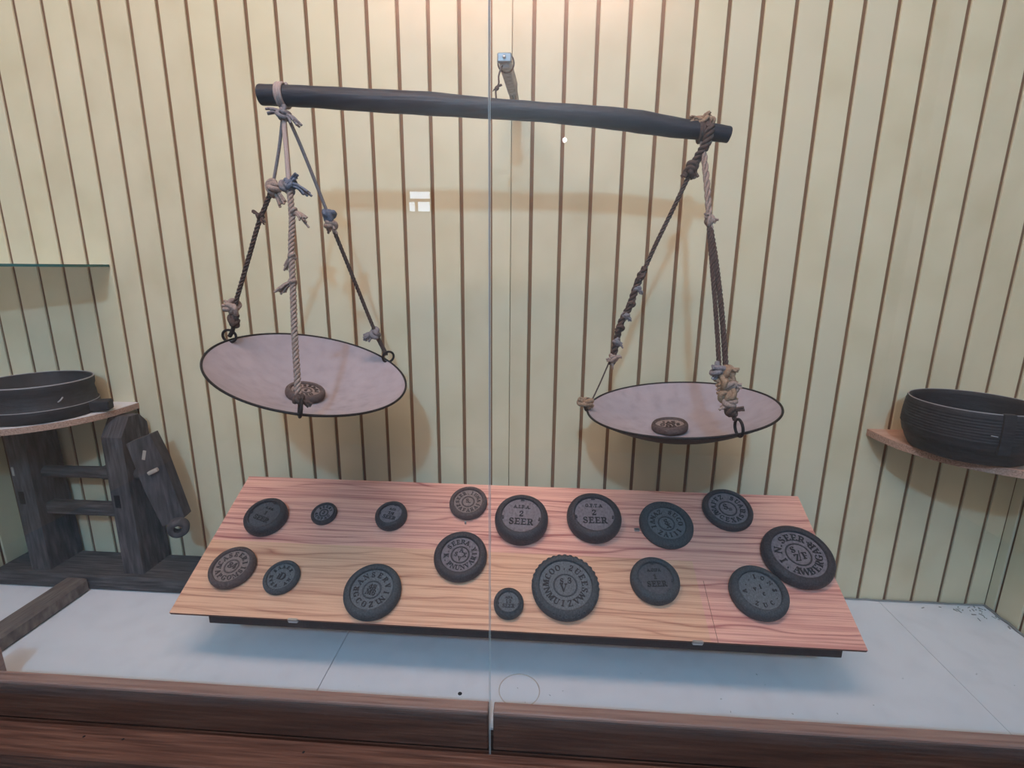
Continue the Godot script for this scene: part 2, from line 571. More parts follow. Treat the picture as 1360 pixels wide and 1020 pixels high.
	for x in [-0.74, -0.66, -0.30, 0.42]:
		var hs := begin()
		lathe(hs, [Vector2(0.0001, 0.0008), Vector2(0.002, 0.0006), Vector2(0.0026, 0.0)], 10)
		part("nail_head", hs.commit(), M.dark, ledge, Vector3(x + 0.02, 0.025, -0.006))
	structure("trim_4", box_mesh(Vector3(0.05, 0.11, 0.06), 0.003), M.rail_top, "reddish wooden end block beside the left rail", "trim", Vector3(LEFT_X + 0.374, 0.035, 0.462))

	# the two panes, butted together
	pane("window_1", LEFT_X, 0.0510, 0.0510, "left pane of clear glass in front of the showcase")
	pane("window_2", 0.0540, RIGHT_X, 0.0540, "right pane of clear glass in front of the showcase")

func rail(called: String, x0: float, x1: float, label: String) -> void:
	var o := Node3D.new()
	o.name = called
	add_child(o)
	o.set_meta("kind", "structure")
	describe(o, label, "trim")
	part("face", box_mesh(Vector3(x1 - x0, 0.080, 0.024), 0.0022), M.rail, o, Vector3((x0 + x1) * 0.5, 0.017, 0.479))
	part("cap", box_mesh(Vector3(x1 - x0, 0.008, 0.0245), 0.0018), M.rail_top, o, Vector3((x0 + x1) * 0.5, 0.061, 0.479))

func pane(called: String, x0: float, x1: float, joint: float, label: String) -> void:
	var o := Node3D.new()
	o.name = called
	add_child(o)
	o.set_meta("kind", "structure")
	describe(o, label, "window")
	var b := BoxMesh.new()
	b.size = Vector3(x1 - x0, 2.31, 0.005)
	part("glass_pane", b, M.glass, o, Vector3((x0 + x1) * 0.5, 1.132, GLASS_Z))
	part("ground_edge", box_mesh(Vector3(0.0006, 2.31, 0.0048), 0.0001), M.glass_edge, o, Vector3(joint + (0.0005 if joint == x1 else -0.0005), 1.132, GLASS_Z))

func build_gallery() -> void:
	# the room the photograph was taken in; the panes mirror it faintly
	structure("wall_gallery", box_mesh(Vector3(6.4, 4.1, 0.1), 0.002), M.gallery_wall, "pale wall opposite the showcase", "wall", Vector3(0, 1.15, 4.25))
	structure("wall_gallery_left", box_mesh(Vector3(0.1, 4.1, 3.9), 0.002), M.gallery_wall, "pale gallery wall left of the showcase", "wall", Vector3(-3.15, 1.15, 2.35))
	structure("wall_gallery_right", box_mesh(Vector3(0.1, 4.1, 3.9), 0.002), M.gallery_wall, "pale gallery wall right of the showcase", "wall", Vector3(3.15, 1.15, 2.35))
	structure("floor_gallery", box_mesh(Vector3(6.4, 0.1, 4.0), 0.002), M.gallery_floor, "grey gallery floor in front of the showcase", "floor", Vector3(0, -0.85, 2.35))
	structure("ceiling_gallery", box_mesh(Vector3(6.4, 0.1, 4.0), 0.002), M.gallery_ceiling, "white gallery ceiling in front of the showcase", "ceiling", Vector3(0, 3.20, 2.35))
	structure("wall_front_left", box_mesh(Vector3(1.75, 4.0, 0.06), 0.002), M.gallery_wall, "pale wall at the left of the showcase opening", "wall", Vector3(LEFT_X - 0.885, 1.15, 0.50))
	structure("wall_front_right", box_mesh(Vector3(1.80, 4.0, 0.06), 0.002), M.gallery_wall, "pale wall at the right of the showcase opening", "wall", Vector3(RIGHT_X + 0.915, 1.15, 0.50))
	structure("wall_front_lower", box_mesh(Vector3(2.72, 0.72, 0.06), 0.002), M.rail, "brown panel below the showcase", "wall", Vector3(-0.0245, -0.435, 0.53))
	structure("wall_front_upper", box_mesh(Vector3(2.72, 0.86, 0.06), 0.002), M.gallery_wall, "pale strip above the showcase glass", "wall", Vector3(-0.0245, 2.72, 0.535))
	# lamps
	var p := thing("ceiling_panel_lamp", "long white panel lamp on the gallery ceiling above the showcase", "lamp", Vector3(-0.2, 2.45, 1.0))
	for x in [-0.6, 0.6]:
		part("hanger", box_mesh(Vector3(0.01, 0.70, 0.01), 0.001), M.steel, p, Vector3(x, 0.35, 0))
	part("housing", box_mesh(Vector3(1.66, 0.03, 0.56), 0.004), M.gallery_ceiling, p, Vector3(0, -0.015, 0))
	part("diffuser", box_mesh(Vector3(1.6, 0.008, 0.5), 0.002), glow(Color(1.0, 0.95, 0.88), 2.0), p, Vector3(0, -0.035, 0))
	var r := thing("round_ceiling_lamp", "round cool-white lamp hanging from the gallery ceiling", "lamp", Vector3(-0.03, 2.65, 3.0))
	var st := begin()
	tube(st, [Vector3(0, 0.5, 0), Vector3(0, -0.10, 0)], 0.012, 10)
	part("stem", st.commit(), M.steel, r)
	st = begin()
	lathe(st, [Vector2(0.001, -0.25), Vector2(0.045, -0.235), Vector2(0.07, -0.195), Vector2(0.07, -0.165), Vector2(0.045, -0.115), Vector2(0.014, -0.10)], 28)
	part("globe", st.commit(), glow(Color(0.8, 0.9, 1.0), 6.0), r)
	var cv := thing("cove_lamp", "long warm tube lamp along the top of the opposite wall", "lamp", Vector3(-0.1, 3.05, 3.83))
	part("trough", box_mesh(Vector3(2.3, 0.04, 0.03), 0.003), M.gallery_ceiling, cv, Vector3(0, 0.01, -0.02))
	part("tube", box_mesh(Vector3(2.2, 0.02, 0.02), 0.004), glow(Color(1.0, 0.82, 0.7), 2.0), cv, Vector3(0, -0.018, 0.0))
	for x in [-0.9, 0.9]:
		part("hanger", box_mesh(Vector3(0.01, 0.14, 0.01), 0.001), M.steel, cv, Vector3(x, 0.09, -0.02))
	var sl := thing("small_wall_lamp", "small round white lamp on the opposite wall", "lamp", Vector3(0.265, 1.89, 4.20))
	st = begin()
	lathe(st, [Vector2(0.03, 0.0), Vector2(0.03, 0.01), Vector2(0.02, 0.012)], 20, Transform3D(Basis(Vector3.RIGHT, -PI / 2), Vector3.ZERO))
	part("mount", st.commit(), M.steel, sl)
	st = begin()
	lathe(st, [Vector2(0.019, 0.01), Vector2(0.016, 0.022), Vector2(0.0001, 0.028)], 20, Transform3D(Basis(Vector3.RIGHT, -PI / 2), Vector3.ZERO))
	part("lens", st.commit(), glow(Color(1.0, 1.0, 1.0), 14.0), sl)
	var w := structure("window_3", box_mesh(Vector3(0.24, 0.21, 0.03), 0.003), M.rail, "small window with dark bars in the opposite wall", "window", Vector3(-0.95, 1.42, 4.185))
	for q in [[-0.062, -0.05, 0.045, 0.075], [0.040, -0.05, 0.10, 0.075], [0.006, 0.042, 0.17, 0.055]]:
		part("pane", box_mesh(Vector3(q[2], q[3], 0.006), 0.001), glow(Color(0.85, 0.94, 1.0), 6.0), w, Vector3(q[0], q[1], -0.018))

func glow(c: Color, e: float) -> StandardMaterial3D:
	var m := matte(c, 0.5)
	m.emission_enabled = true
	m.emission = c
	m.emission_energy_multiplier = e
	return m

# ---------------------------------------------------------------- the display board
const BOARD_C := Vector3(0.0665, 0.2276, 0.2032)
const BOARD_TILT := 27.277
const BOARD_W := 1.448
const BOARD_D := 0.374

func build_board() -> void:
	var o := thing("display_board", "tilted wood-grain laminate board carrying the iron weights", "board", BOARD_C)
	o.rotation.x = deg_to_rad(BOARD_TILT)
	var h := 0.007
	var hw := BOARD_W * 0.5
	var hd := BOARD_D * 0.5
	# the saw cut at the lower right separates a let-in piece from the rest
	var st := begin()
	var top := func(x0: float, z0: float, x1: float, z1: float) -> void:
		var q := [Vector3(x0, 0, z0), Vector3(x1, 0, z0), Vector3(x1, 0, z1), Vector3(x0, 0, z1)]
		for t in [[0, 1, 2], [0, 2, 3]]:
			for k in t:
				var p: Vector3 = q[k]
				vert(st, p, Vector3.UP, Vector2((p.x + hw) / BOARD_W, (p.z + hd) / BOARD_D))
	top.call(-hw, -hd, 0.4335, hd)
	top.call(0.4345, -hd, hw, hd)
	top.call(0.4335, -hd, 0.4345, 0.055)
	part("laminate_top", st.commit(), M.board, o)
	part("panel", box_mesh(Vector3(BOARD_W, h, BOARD_D), 0.0004), M.board_edge, o, Vector3(0, -h * 0.5 - 0.0003, 0))
	part("batten", box_mesh(Vector3(1.318, 0.026, 0.018), 0.001), M.batten, o, Vector3(0.020, -h - 0.0135, -hd + 0.040))
	var b := Basis(Vector3.RIGHT, -deg_to_rad(BOARD_TILT))
	part("front_strip", box_mesh(Vector3(1.318, 0.020, 0.012), 0.001), M.batten, o, b * (Vector3(0.0865, 0.1285, 0.3600) - BOARD_C), b)
	for x in [-0.5, 0.55]:
		# prop standing on the floor, its top under the board
		var lh := 0.240
		part("prop", box_mesh(Vector3(0.05, lh, 0.04), 0.002), M.batten, o, b * (Vector3(BOARD_C.x * 0.0 + x, lh * 0.5, 0.10) - BOARD_C), b)
	for x in [-0.449, 0.394]:
		part("clip", box_mesh(Vector3(0.022, 0.011, 0.007), 0.002), M.steel, o, Vector3(x, -0.003, hd + 0.001))
	part("clip", box_mesh(Vector3(0.012, 0.005, 0.008), 0.001), M.steel, o, Vector3(0.304, 0.0025, -0.067))
	st = begin()
	lathe(st, [Vector2(0.0026, 0.0), Vector2(0.0026, 0.008), Vector2(0.0001, 0.0085)], 10)
	part("nail", st.commit(), M.steel, o, Vector3(-0.113, 0, -0.066))

# ---------------------------------------------------------------- weights
func letters(st: SurfaceTool, text: String, h: float, x: Transform3D) -> void:
	var font := SystemFont.new()
	font.font_names = PackedStringArray(["Droid Serif"])
	font.font_weight = 700
	var tm := TextMesh.new()
	tm.font = font
	tm.text = text
	tm.font_size = 32
	tm.pixel_size = h / 23.0
	tm.depth = 0.0022
	tm.curve_step = 3.0
	for s in tm.get_surface_count():
		st.append_from(tm, s, x)

func flat_text(st: SurfaceTool, text: String, h: float, x: float, z: float, y: float, turn := 0.0) -> void:
	letters(st, text, h, Transform3D(Basis(Vector3.UP, turn) * Basis(Vector3.RIGHT, -PI / 2), Vector3(x, y, z)))

func ring_text(st: SurfaceTool, text: String, h: float, r: float, y: float, mid_deg: float, step_deg: float, inward := false) -> void:
	var n := text.length()
	for k in n:
		var ch := text[k]
		if ch == " ":
			continue
		var a := deg_to_rad(mid_deg + (k - (n - 1) * 0.5) * step_deg * (-1.0 if inward else 1.0))
		flat_text(st, ch, h, sin(a) * r, -cos(a) * r, y, -a + (PI if inward else 0.0))

func weight(label: String, place: Transform3D, r: float, t: float, face: float, style: String, words: Dictionary, group: String) -> Node3D:
	var o := thing("iron_weight", label, "weight", place.origin, group)
	o.transform = place
	var body: Material = {"iron": M.iron, "brown": M.iron_brown, "grey": M.iron_grey}[style]
	var dust: Material = {"iron": M.dusty, "brown": M.dusty_brown, "grey": M.dusty_grey}[style]
	var letter: Material = M.letter
	if style == "brown":
		letter = M.letter_brown
	if words.has("plain_face"):
		dust = M.dusty_mid
	var f := r * face
	var sink := minf(0.0075, t * 0.30)
	var st := begin()
	var e := minf(t * 0.42, (r - f) * 0.9)
	lathe(st, [Vector2(0.0001, 0.0003), Vector2(r * 0.9, 0.0003), Vector2(r * 0.955, t * 0.06), Vector2(r * 0.99, t * 0.22), Vector2(r, t * 0.42),
		Vector2(r * 0.995, t - e * 1.02), Vector2(r - e * 0.14, t - e * 0.55), Vector2(r - e * 0.42, t - e * 0.2), Vector2(r - e * 0.78, t - e * 0.03), Vector2(f + 0.003, t),
		Vector2(f + 0.0008, t - 0.0008), Vector2(f, t - 0.002), Vector2(f - 0.0006, t - sink)], 56, Transform3D.IDENTITY, 0.006, int(r * 9000.0))
	part("body", st.commit(), body, o)
	st = begin()
	lathe(st, [Vector2(f + 0.001, t - sink + 0.0003), Vector2(f * 0.93, t - sink), Vector2(0.0001, t - sink + 0.0002)], 48)
	part("face", st.commit(), dust, o)
	var y := t - sink + 0.0007
	st = begin()
	var h: float = words.get("size", 0.19) * f * 1.15
	if words.has("top"):
		ring_text(st, words.top, h, f * words.get("radius", 0.73), y, words.get("top_mid", 0.0), words.get("step", 24.0))
	if words.has("bottom"):
		ring_text(st, words.bottom, h, f * words.get("radius", 0.73), y, words.get("bottom_mid", 180.0), words.get("step", 24.0), true)
	if words.has("lines"):
		for q in words.lines:
			flat_text(st, q[0], q[1] * f, q[2] * f, q[3] * f, y, q[4] if q.size() > 4 else 0.0)
	part("lettering", st.commit(), letter, o)
	if words.has("hub"):
		st = begin()
		var hr: float = words.hub * f
		lathe(st, [Vector2(hr - 0.0022, 0.0), Vector2(hr - 0.0014, 0.0016), Vector2(hr + 0.0006, 0.0018), Vector2(hr + 0.0018, 0.0)], 40, Transform3D(Basis.IDENTITY, Vector3(0, t - sink, 0)))
		part("inner_ring", st.commit(), body, o)
	if words.has("notches"):
		for a in words.notches:
			st = begin()
			var q := deg_to_rad(a)
			bevel_box(st, Vector3(sin(q) * f * 0.93, y + 0.0008, -cos(q) * f * 0.93), Vector3(f * 0.2, 0.003, f * 0.09), 0.0008, Basis(Vector3.UP, -q))
			part("stop", st.commit(), body, o)
	if words.has("beads"):
		st = begin()
		var tor := TorusMesh.new()
		tor.inner_radius = r * 0.022
		tor.outer_radius = r * 0.058
		tor.rings = 10
		tor.ring_segments = 6
		for k in 34:
			var q := TAU * k / 34.0
			var dir := Vector3(sin(q), 0, -cos(q))
			var nb := (dir * 0.72 + Vector3.UP * 0.70).normalized()
			var side := Vector3.UP.cross(dir).normalized()
			st.append_from(tor, 0, Transform3D(Basis(side, nb, side.cross(nb)), dir * r * 0.962 + Vector3.UP * t * 0.82))
		part("bead_border", st.commit(), body, o)
	return o

func on_board(u: float, v: float, turn := 0.0) -> Transform3D:
	var b := Basis(Vector3.RIGHT, deg_to_rad(BOARD_TILT))
	return Transform3D(b * Basis(Vector3.UP, deg_to_rad(turn)), BOARD_C + b * Vector3(u, 0.0004, v))

func build_weights() -> void:
	var g := "cast-iron weights on the tilted board"
	var seer := func(top: String, num: String) -> Array:
		return [[top, 0.17, 0.0, -0.52], [num, 0.30, 0.0, -0.10], ["SEER", 0.34, 0.0, 0.36]]
	var stops := [0.0, -100.0, 100.0]
	weight("thick iron weight marked SEER at the top left corner of the board", on_board(-0.6107, -0.0525, -18), 0.0515, 0.0307, 0.72, "iron", {"lines": [["A.A A.", 0.15, 0.0, -0.5], ["1", 0.24, 0.0, -0.12], ["SEER", 0.32, 0.0, 0.34]], "notches": stops, "plain_face": true}, g)
	weight("smallest iron weight, with lettered ring, right of the top left SEER weight", on_board(-0.4715, -0.0732, -10), 0.0318, 0.0148, 0.76, "iron", {"top": "SEER1", "bottom": "ACOPAO", "hub": 0.42, "lines": [["2", 0.34, 0.0, 0.0]], "size": 0.22, "step": 28.0}, g)
	weight("small thick iron weight with SEER below tiny numerals, upper left of the glass joint", on_board(-0.2987, -0.0714, -12), 0.0393, 0.0264, 0.70, "iron", {"lines": [["A.I.F.", 0.18, 0.0, -0.50], ["1/4", 0.28, 0.0, -0.08], ["SEER", 0.34, 0.0, 0.36]], "notches": stops}, g)
	weight("brownish iron weight held by a nail at the top edge of the board", on_board(-0.1123, -0.1205, 6), 0.0478, 0.0211, 0.76, "brown", {"top": "SEER.IUNA", "bottom": "ZAFARAJ", "hub": 0.42, "lines": [["S", 0.3, -0.05, -0.06], ["~", 0.3, 0.08, 0.1]], "size": 0.21, "step": 22.0}, g)
	weight("thick iron weight marked 2 SEER just right of the glass joint", on_board(0.0248, -0.0713, -2), 0.0647, 0.042, 0.74, "iron", {"lines": seer.call("A.I.F.A.", "2"), "notches": stops}, g)
	weight("thick iron weight marked 2 SEER, second from the glass joint", on_board(0.2008, -0.0867, 1), 0.0662, 0.0368, 0.72, "iron", {"lines": seer.call("G.F.T.A", "2"), "notches": stops}, g)
	weight("flat grey iron weight with worn lettered ring beside a small metal clip", on_board(0.374, -0.0799, 10), 0.064, 0.0205, 0.70, "grey", {"top": "IANAZ SUCO", "bottom": "ZAIII", "hub": 0.42, "lines": [["S", 0.3, 0.0, -0.08], ["x", 0.3, 0.05, 0.14]], "size": 0.21, "step": 22.0}, g)
	weight("dark iron weight overhanging the top edge of the board at the right", on_board(0.5313, -0.1297, 6), 0.0596, 0.0212, 0.78, "iron", {"top": "WAFFZ SUAE", "bottom": "UCEXAST", "hub": 0.44, "lines": [["S", 0.32, -0.1, -0.1], ["=", 0.3, 0.1, 0.06]], "size": 0.21, "step": 23.0}, g)
	weight("iron weight with lettered ring at the lower left corner of the board", on_board(-0.6303, 0.0829, -8), 0.0507, 0.0223, 0.78, "brown", {"top": "CASEERII", "bottom": "VAPGOMS", "hub": 0.40, "lines": [["84", 0.34, 0.02, -0.04]], "size": 0.23, "step": 25.0}, g)
	weight("small iron weight with worn letters, second from the lower left corner", on_board(-0.5082, 0.0991, -8), 0.0403, 0.0156, 0.76, "grey", {"top": "SAAEX.", "bottom": "KVKA.AN", "lines": [["D", 0.5, 0.1, 0.0], ["l", 0.36, -0.2, 0.05]], "size": 0.20, "step": 26.0}, g)
	weight("large iron weight with lettered ring at the front edge, left of the glass joint", on_board(-0.2909, 0.1241, -10), 0.0625, 0.0289, 0.74, "grey", {"top": "RANSERVIN", "bottom": "GCOZU", "hub": 0.42, "lines": [["48", 0.24, -0.02, -0.12], ["M6", 0.24, 0.0, 0.14]], "size": 0.21, "step": 27.0, "top_mid": 8.0, "bottom_mid": 184.0}, g)
	weight("iron weight with lettered ring below the brownish one, touching the left pane's edge", on_board(-0.1109, 0.0298, -4), 0.0616, 0.0259, 0.72, "iron", {"top": ".SEERA.YI", "bottom": "K.PNUNVAR", "hub": 0.46, "lines": [["A", 0.22, 0.02, -0.24], ["S", 0.22, -0.22, 0.0], ["X", 0.22, 0.22, 0.0], ["V", 0.22, 0.0, 0.24]], "size": 0.21, "step": 20.0}, g)
	weight("tiny thick iron weight at the front edge beside the glass joint", on_board(0.0074, 0.1345, 0), 0.0321, 0.0246, 0.70, "grey", {"lines": [["AIFA", 0.2, 0.0, -0.46], ["1/2", 0.28, 0.0, -0.08], ["SEER", 0.32, 0.0, 0.36]], "notches": stops}, g)
	weight("biggest iron weight of the front row, with beaded edge", on_board(0.1282, 0.0923, 0), 0.0732, 0.0285, 0.78, "grey", {"top": "MCOO.2UEES", "bottom": "NMUIZVW", "hub": 0.44, "lines": [["3", 0.22, 0.16, -0.18], ["V", 0.3, -0.08, 0.12], ["S", 0.2, -0.14, -0.14]], "size": 0.19, "step": 21.0, "top_mid": 8.0, "bottom_mid": 188.0, "beads": true}, g)
	weight("thick iron weight marked 1 SEER in the front row", on_board(0.3242, 0.0677, 4), 0.0532, 0.0294, 0.70, "grey", {"lines": [["A.OIFA", 0.16, 0.0, -0.52], ["1", 0.28, 0.0, -0.10], ["SEER", 0.32, 0.0, 0.34]], "notches": [0.0, -100.0, 100.0, 140.0, 200.0], "plain_face": true}, g)
	weight("worn iron weight with blurred letters at the right of the front row", on_board(0.5402, 0.0841, 4), 0.0601, 0.0289, 0.72, "grey", {"top": "A..IONS", "bottom": "ZUC.I", "lines": [["v", 0.2, -0.2, -0.1], ["c", 0.2, 0.15, 0.15], ["i", 0.2, 0.1, -0.2]], "size": 0.17, "step": 30.0, "bottom_mid": 150.0}, g)
	weight("largest iron weight, with crisp SEER lettering, overhanging the board's right edge", on_board(0.6534, -0.007, 8), 0.0769, 0.0289, 0.76, "iron", {"top": "N.SEER+", "bottom": "I.AWBERGAR", "hub": 0.46, "lines": [["S", 0.24, -0.14, -0.2], ["Z", 0.26, -0.12, 0.14], ["F", 0.26, 0.2, 0.08], ["/", 0.26, 0.02, 0.0]], "size": 0.23, "step": 21.0, "top_mid": -8.0, "bottom_mid": 160.0}, g)
	var bl := pan_basis(LEFT_N)
	weight("lettered iron weight lying in the left pan behind the rope", Transform3D(bl * Basis(Vector3.UP, 0.1), LEFT_C + bl * Vector3(-0.002, -PAN_DEPTH + 0.0036, 0.010)), 0.0385, 0.0175, 0.74, "brown", {"top": "NSEERAI", "bottom": "GOAPU", "hub": 0.4, "lines": [["4", 0.3, 0.0, 0.0]], "size": 0.22, "step": 26.0}, "weights in the pans")
	var br := pan_basis(RIGHT_N)
	weight("brown iron weight lying in the right pan", Transform3D(br * Basis(Vector3.UP, -0.1), RIGHT_C + br * Vector3(-0.018, -PAN_DEPTH + 0.0050, -0.010)), 0.0375, 0.0175, 0.80, "brown", {"lines": [["JAZ", 0.36, 0.0, -0.3], ["OXYS", 0.36, 0.0, 0.12], ["SEA", 0.26, 0.0, 0.5]]}, "weights in the pans")

# ---------------------------------------------------------------- the balance
const PAN_R := 0.19
const PAN_DEPTH := 0.06
const LEFT_C := Vector3(-0.332, 0.6695, 0.295)
const LEFT_N := Vector3(0.2772, 1.0, 0.1382)
const RIGHT_C := Vector3(0.4207, 0.5965, 0.232)
const RIGHT_N := Vector3(-0.1013, 1.0, 0.0235)

func pan_basis(n: Vector3) -> Basis:
	var y := n.normalized()
	var x := y.cross(Vector3(0, 0, 1)).normalized()
	return Basis(x, y, x.cross(y))

func build_pan(parent: Node3D, c: Vector3, n: Vector3, origin: Vector3) -> MeshInstance3D:
	var b := pan_basis(n)
	var st := begin()
	var prof := []
	for k in 15:
		var q := float(k) / 14.0
		prof.append(Vector2(maxf(PAN_R * q, 0.0001), -PAN_DEPTH * (1.0 - q * q) - 0.004 * (1.0 - q * 0.5)))
	lathe(st, prof, 72)
	var mesh := ArrayMesh.new()
	st.set_material(M.black_iron)
	st.commit(mesh)
	st = begin()
	prof = []
	for k in 15:
		var q := 1.0 - float(k) / 14.0
		prof.append(Vector2(maxf((PAN_R - 0.001) * q, 0.0001), -PAN_DEPTH * (1.0 - q * q)))
	lathe(st, prof, 72)
	st.set_material(M.pan_in)
	st.commit(mesh)
	var o := part("pan", mesh, null, parent, c - origin, b)
	part("rim", ring_mesh(PAN_R, 0.0023), M.black_iron, o)
	return o

func pan_ring(parent: Node3D, pan: MeshInstance3D, at_world: Vector3, origin: Vector3, upright: float, r := 0.013) -> void:
	# iron ring through the rim: `at_world` is the rim point
	var local := pan.transform.affine_inverse() * (at_world - origin)
	var radial := Vector3(local.x, 0, local.z).normalized()
	var t := Vector3.UP.cross(radial)
	# the ring's axis lies along the rim, tipped over by `upright`
	var b := Basis(radial, t, radial.cross(t)) * Basis(Vector3(0, 0, 1), upright)
	part("ring", ring_mesh(r, 0.0026), M.black_iron, pan, radial * (PAN_R - 0.001) + Vector3(0, r * 0.75, 0), b)

func strand(parent: Node3D, o: Vector3, pts: Array, r: float, m: Material, pitch := 0.024, called := "rope") -> MeshInstance3D:
	var st := begin()
	rope(st, pts.map(func(p): return p - o), r, pitch)
	return part(called, st.commit(), m, parent)

func cord(parent: Node3D, o: Vector3, pts: Array, r: float, m: Material, called := "cord") -> MeshInstance3D:
	var st := begin()
	tube(st, smooth(pts.map(func(p): return p - o), 6), r, 8)
	return part(called, st.commit(), m, parent)

func tie(parent: Node3D, o: Vector3, at: Vector3, size: float, cd: float, sd: int, m: Material, tails := [], stretch := Vector3.ONE) -> MeshInstance3D:
	var st := begin()
	knot(st, at - o, size, cd, sd, tails, stretch)
	return part("knot", st.commit(), m, parent)

func wraps(parent: Node3D, o: Vector3, x0: float, x1: float, turns: int, r: float, cd: float, c: Vector3, m: Material) -> void:
	# cord wound round the beam
	var st := begin()
	var path := []
	for k in turns * 20 + 1:
		var a := TAU * k / 20.0
		path.append(Vector3(lerpf(x0, x1, float(k) / (turns * 20)), c.y + cos(a) * r, c.z + sin(a) * r) - o)
	tube(st, path, cd, 7)
	part("lashing", st.commit(), m, parent)

func build_balance() -> void:
	var o := Vector3(0.05, 1.155, 0.262)
	var s := thing("balance_scale", "old hand balance with a dark wooden beam and two iron pans on ropes", "scale", o)
	# beam
	var st := begin()
	var pts := []
	var rad := []
	for q in [[-0.3811, 1.1719, 0.2983, 0.0160], [-0.3795, 1.1719, 0.2983, 0.0174], [-0.3425, 1.1713, 0.295, 0.0176], [-0.2864, 1.1697, 0.2902, 0.0179], [-0.1765, 1.1651, 0.281, 0.019], [-0.0806, 1.1616, 0.2729, 0.0196], [0.0335, 1.1551, 0.2634, 0.0172], [0.1225, 1.1507, 0.2561, 0.0166], [0.2328, 1.1434, 0.247, 0.0186], [0.3023, 1.1367, 0.2414, 0.0194], [0.3724, 1.1275, 0.2357, 0.0172], [0.4215, 1.123, 0.2318, 0.0153], [0.4640, 1.1178, 0.2283, 0.0146], [0.4662, 1.1176, 0.2282, 0.0128]]:
		pts.append(Vector3(q[0], q[1], q[2]) - o)
		rad.append(q[3])
	var fine := smooth(pts, 6)
	var fr := []
	for k in fine.size():
		var a := float(k) / 6.0
		var i := mini(int(a), rad.size() - 2)
		fr.append(lerpf(rad[i], rad[i + 1], a - i) * (1.0 + 0.012 * sin(k * 1.3)))
	tube(st, fine, fr, 20)
	part("beam", st.commit(), M.beam, s)
	# pans and rings
	var pl := build_pan(s, LEFT_C, LEFT_N, o)
	var pr := build_pan(s, RIGHT_C, RIGHT_N, o)
	var la := Vector3(-0.513, 0.723, 0.274)
	var lb := Vector3(-0.272, 0.627, 0.478)
	var lc := Vector3(-0.223, 0.661, 0.137)
	var ra := Vector3(0.237, 0.578, 0.21)
	var rb := Vector3(0.476, 0.598, 0.415)
	pan_ring(s, pl, la, o, 0.3)
	pan_ring(s, pl, lb, o, 0.2, 0.015)
	pan_ring(s, pl, lc, o, -0.3)
	pan_ring(s, pr, ra, o, 1.1)
	pan_ring(s, pr, rb, o, -0.2, 0.015)
	# left suspension
	var al := Vector3(-0.3425, 1.150, 0.297)
	wraps(s, o, -0.349, -0.336, 3, 0.0195, 0.0030, Vector3(0, 1.1713, 0.295), M.tape)
	tie(s, o, Vector3(-0.341, 1.140, 0.302), 0.012, 0.0042, 3, M.cord_grey, [Vector3(-0.028, 0.003, 0.005), Vector3(0.034, -0.026, 0.005)])
	cord(s, o, [al, Vector3(-0.360, 1.085, 0.292), Vector3(-0.381, 1.02, 0.288)], 0.0030, M.cord_grey)
	tie(s, o, Vector3(-0.379, 1.015, 0.290), 0.014, 0.0050, 5, M.jute, [Vector3(0.018, -0.030, 0.005), Vector3(0.026, 0.002, 0.004)])
	strand(s, o, [Vector3(-0.381, 1.018, 0.288), Vector3(-0.402, 0.980, 0.287), Vector3(-0.416, 0.955, 0.286), Vector3(-0.448, 0.885, 0.282), Vector3(-0.489, 0.795, 0.277)], 0.0046, M.jute_dark)
	tie(s, o, Vector3(-0.413, 0.965, 0.287), 0.006, 0.0030, 51, M.jute_dark, [Vector3(-0.012, 0.010, 0.002), Vector3(0.010, -0.014, 0.002)])
	tie(s, o, Vector3(-0.494, 0.790, 0.278), 0.0150, 0.0050, 6, M.jute, [Vector3(-0.018, 0.010, 0.004)])
	tie(s, o, Vector3(-0.495, 0.764, 0.277), 0.0115, 0.0048, 7, M.jute_dark, [], Vector3(0.8, 1.3, 0.8))
	cord(s, o, [Vector3(-0.496, 0.760, 0.277), Vector3(-0.500, 0.744, 0.277), Vector3(-0.509, 0.731, 0.276)], 0.0042, M.black_iron, "hook")
	cord(s, o, [al, Vector3(-0.338, 1.110, 0.310), Vector3(-0.331, 1.074, 0.323), Vector3(-0.321, 1.011, 0.345)], 0.0042, M.tape)
	tie(s, o, Vector3(-0.323, 1.010, 0.345), 0.0120, 0.0046, 8, M.cord_grey)
	tie(s, o, Vector3(-0.318, 1.014, 0.347), 0.0090, 0.0042, 9, M.rag_blue, [Vector3(0.036, -0.018, 0.004), Vector3(0.018, 0.016, 0.002)])
	strand(s, o, [Vector3(-0.320, 1.006, 0.346), Vector3(-0.311, 0.955, 0.364), Vector3(-0.308, 0.903, 0.382), Vector3(-0.300, 0.839, 0.404), Vector3(-0.291, 0.764, 0.43), Vector3(-0.280, 0.691, 0.456), Vector3(-0.276, 0.662, 0.466)], 0.0056, M.jute)
	tie(s, o, Vector3(-0.307, 0.966, 0.362), 0.0060, 0.0036, 10, M.jute, [Vector3(0.026, -0.022, 0.006), Vector3(0.020, -0.012, 0.004)])
	tie(s, o, Vector3(-0.306, 0.890, 0.386), 0.0055, 0.0036, 11, M.jute, [Vector3(-0.012, -0.022, 0.002)])
	tie(s, o, Vector3(-0.301, 0.846, 0.402), 0.0055, 0.0036, 12, M.jute, [Vector3(-0.026, -0.020, 0.004), Vector3(-0.020, -0.014, 0.004)])
	tie(s, o, Vector3(-0.275, 0.654, 0.468), 0.0085, 0.0040, 13, M.jute_dark, [Vector3(0.016, -0.012, -0.006)])
	cord(s, o, [al, Vector3(-0.326, 1.090, 0.275), Vector3(-0.300, 0.975, 0.237)], 0.0032, M.cord_grey)
	tie(s, o, Vector3(-0.298, 0.972, 0.237), 0.0110, 0.0052, 14, M.rag_blue)
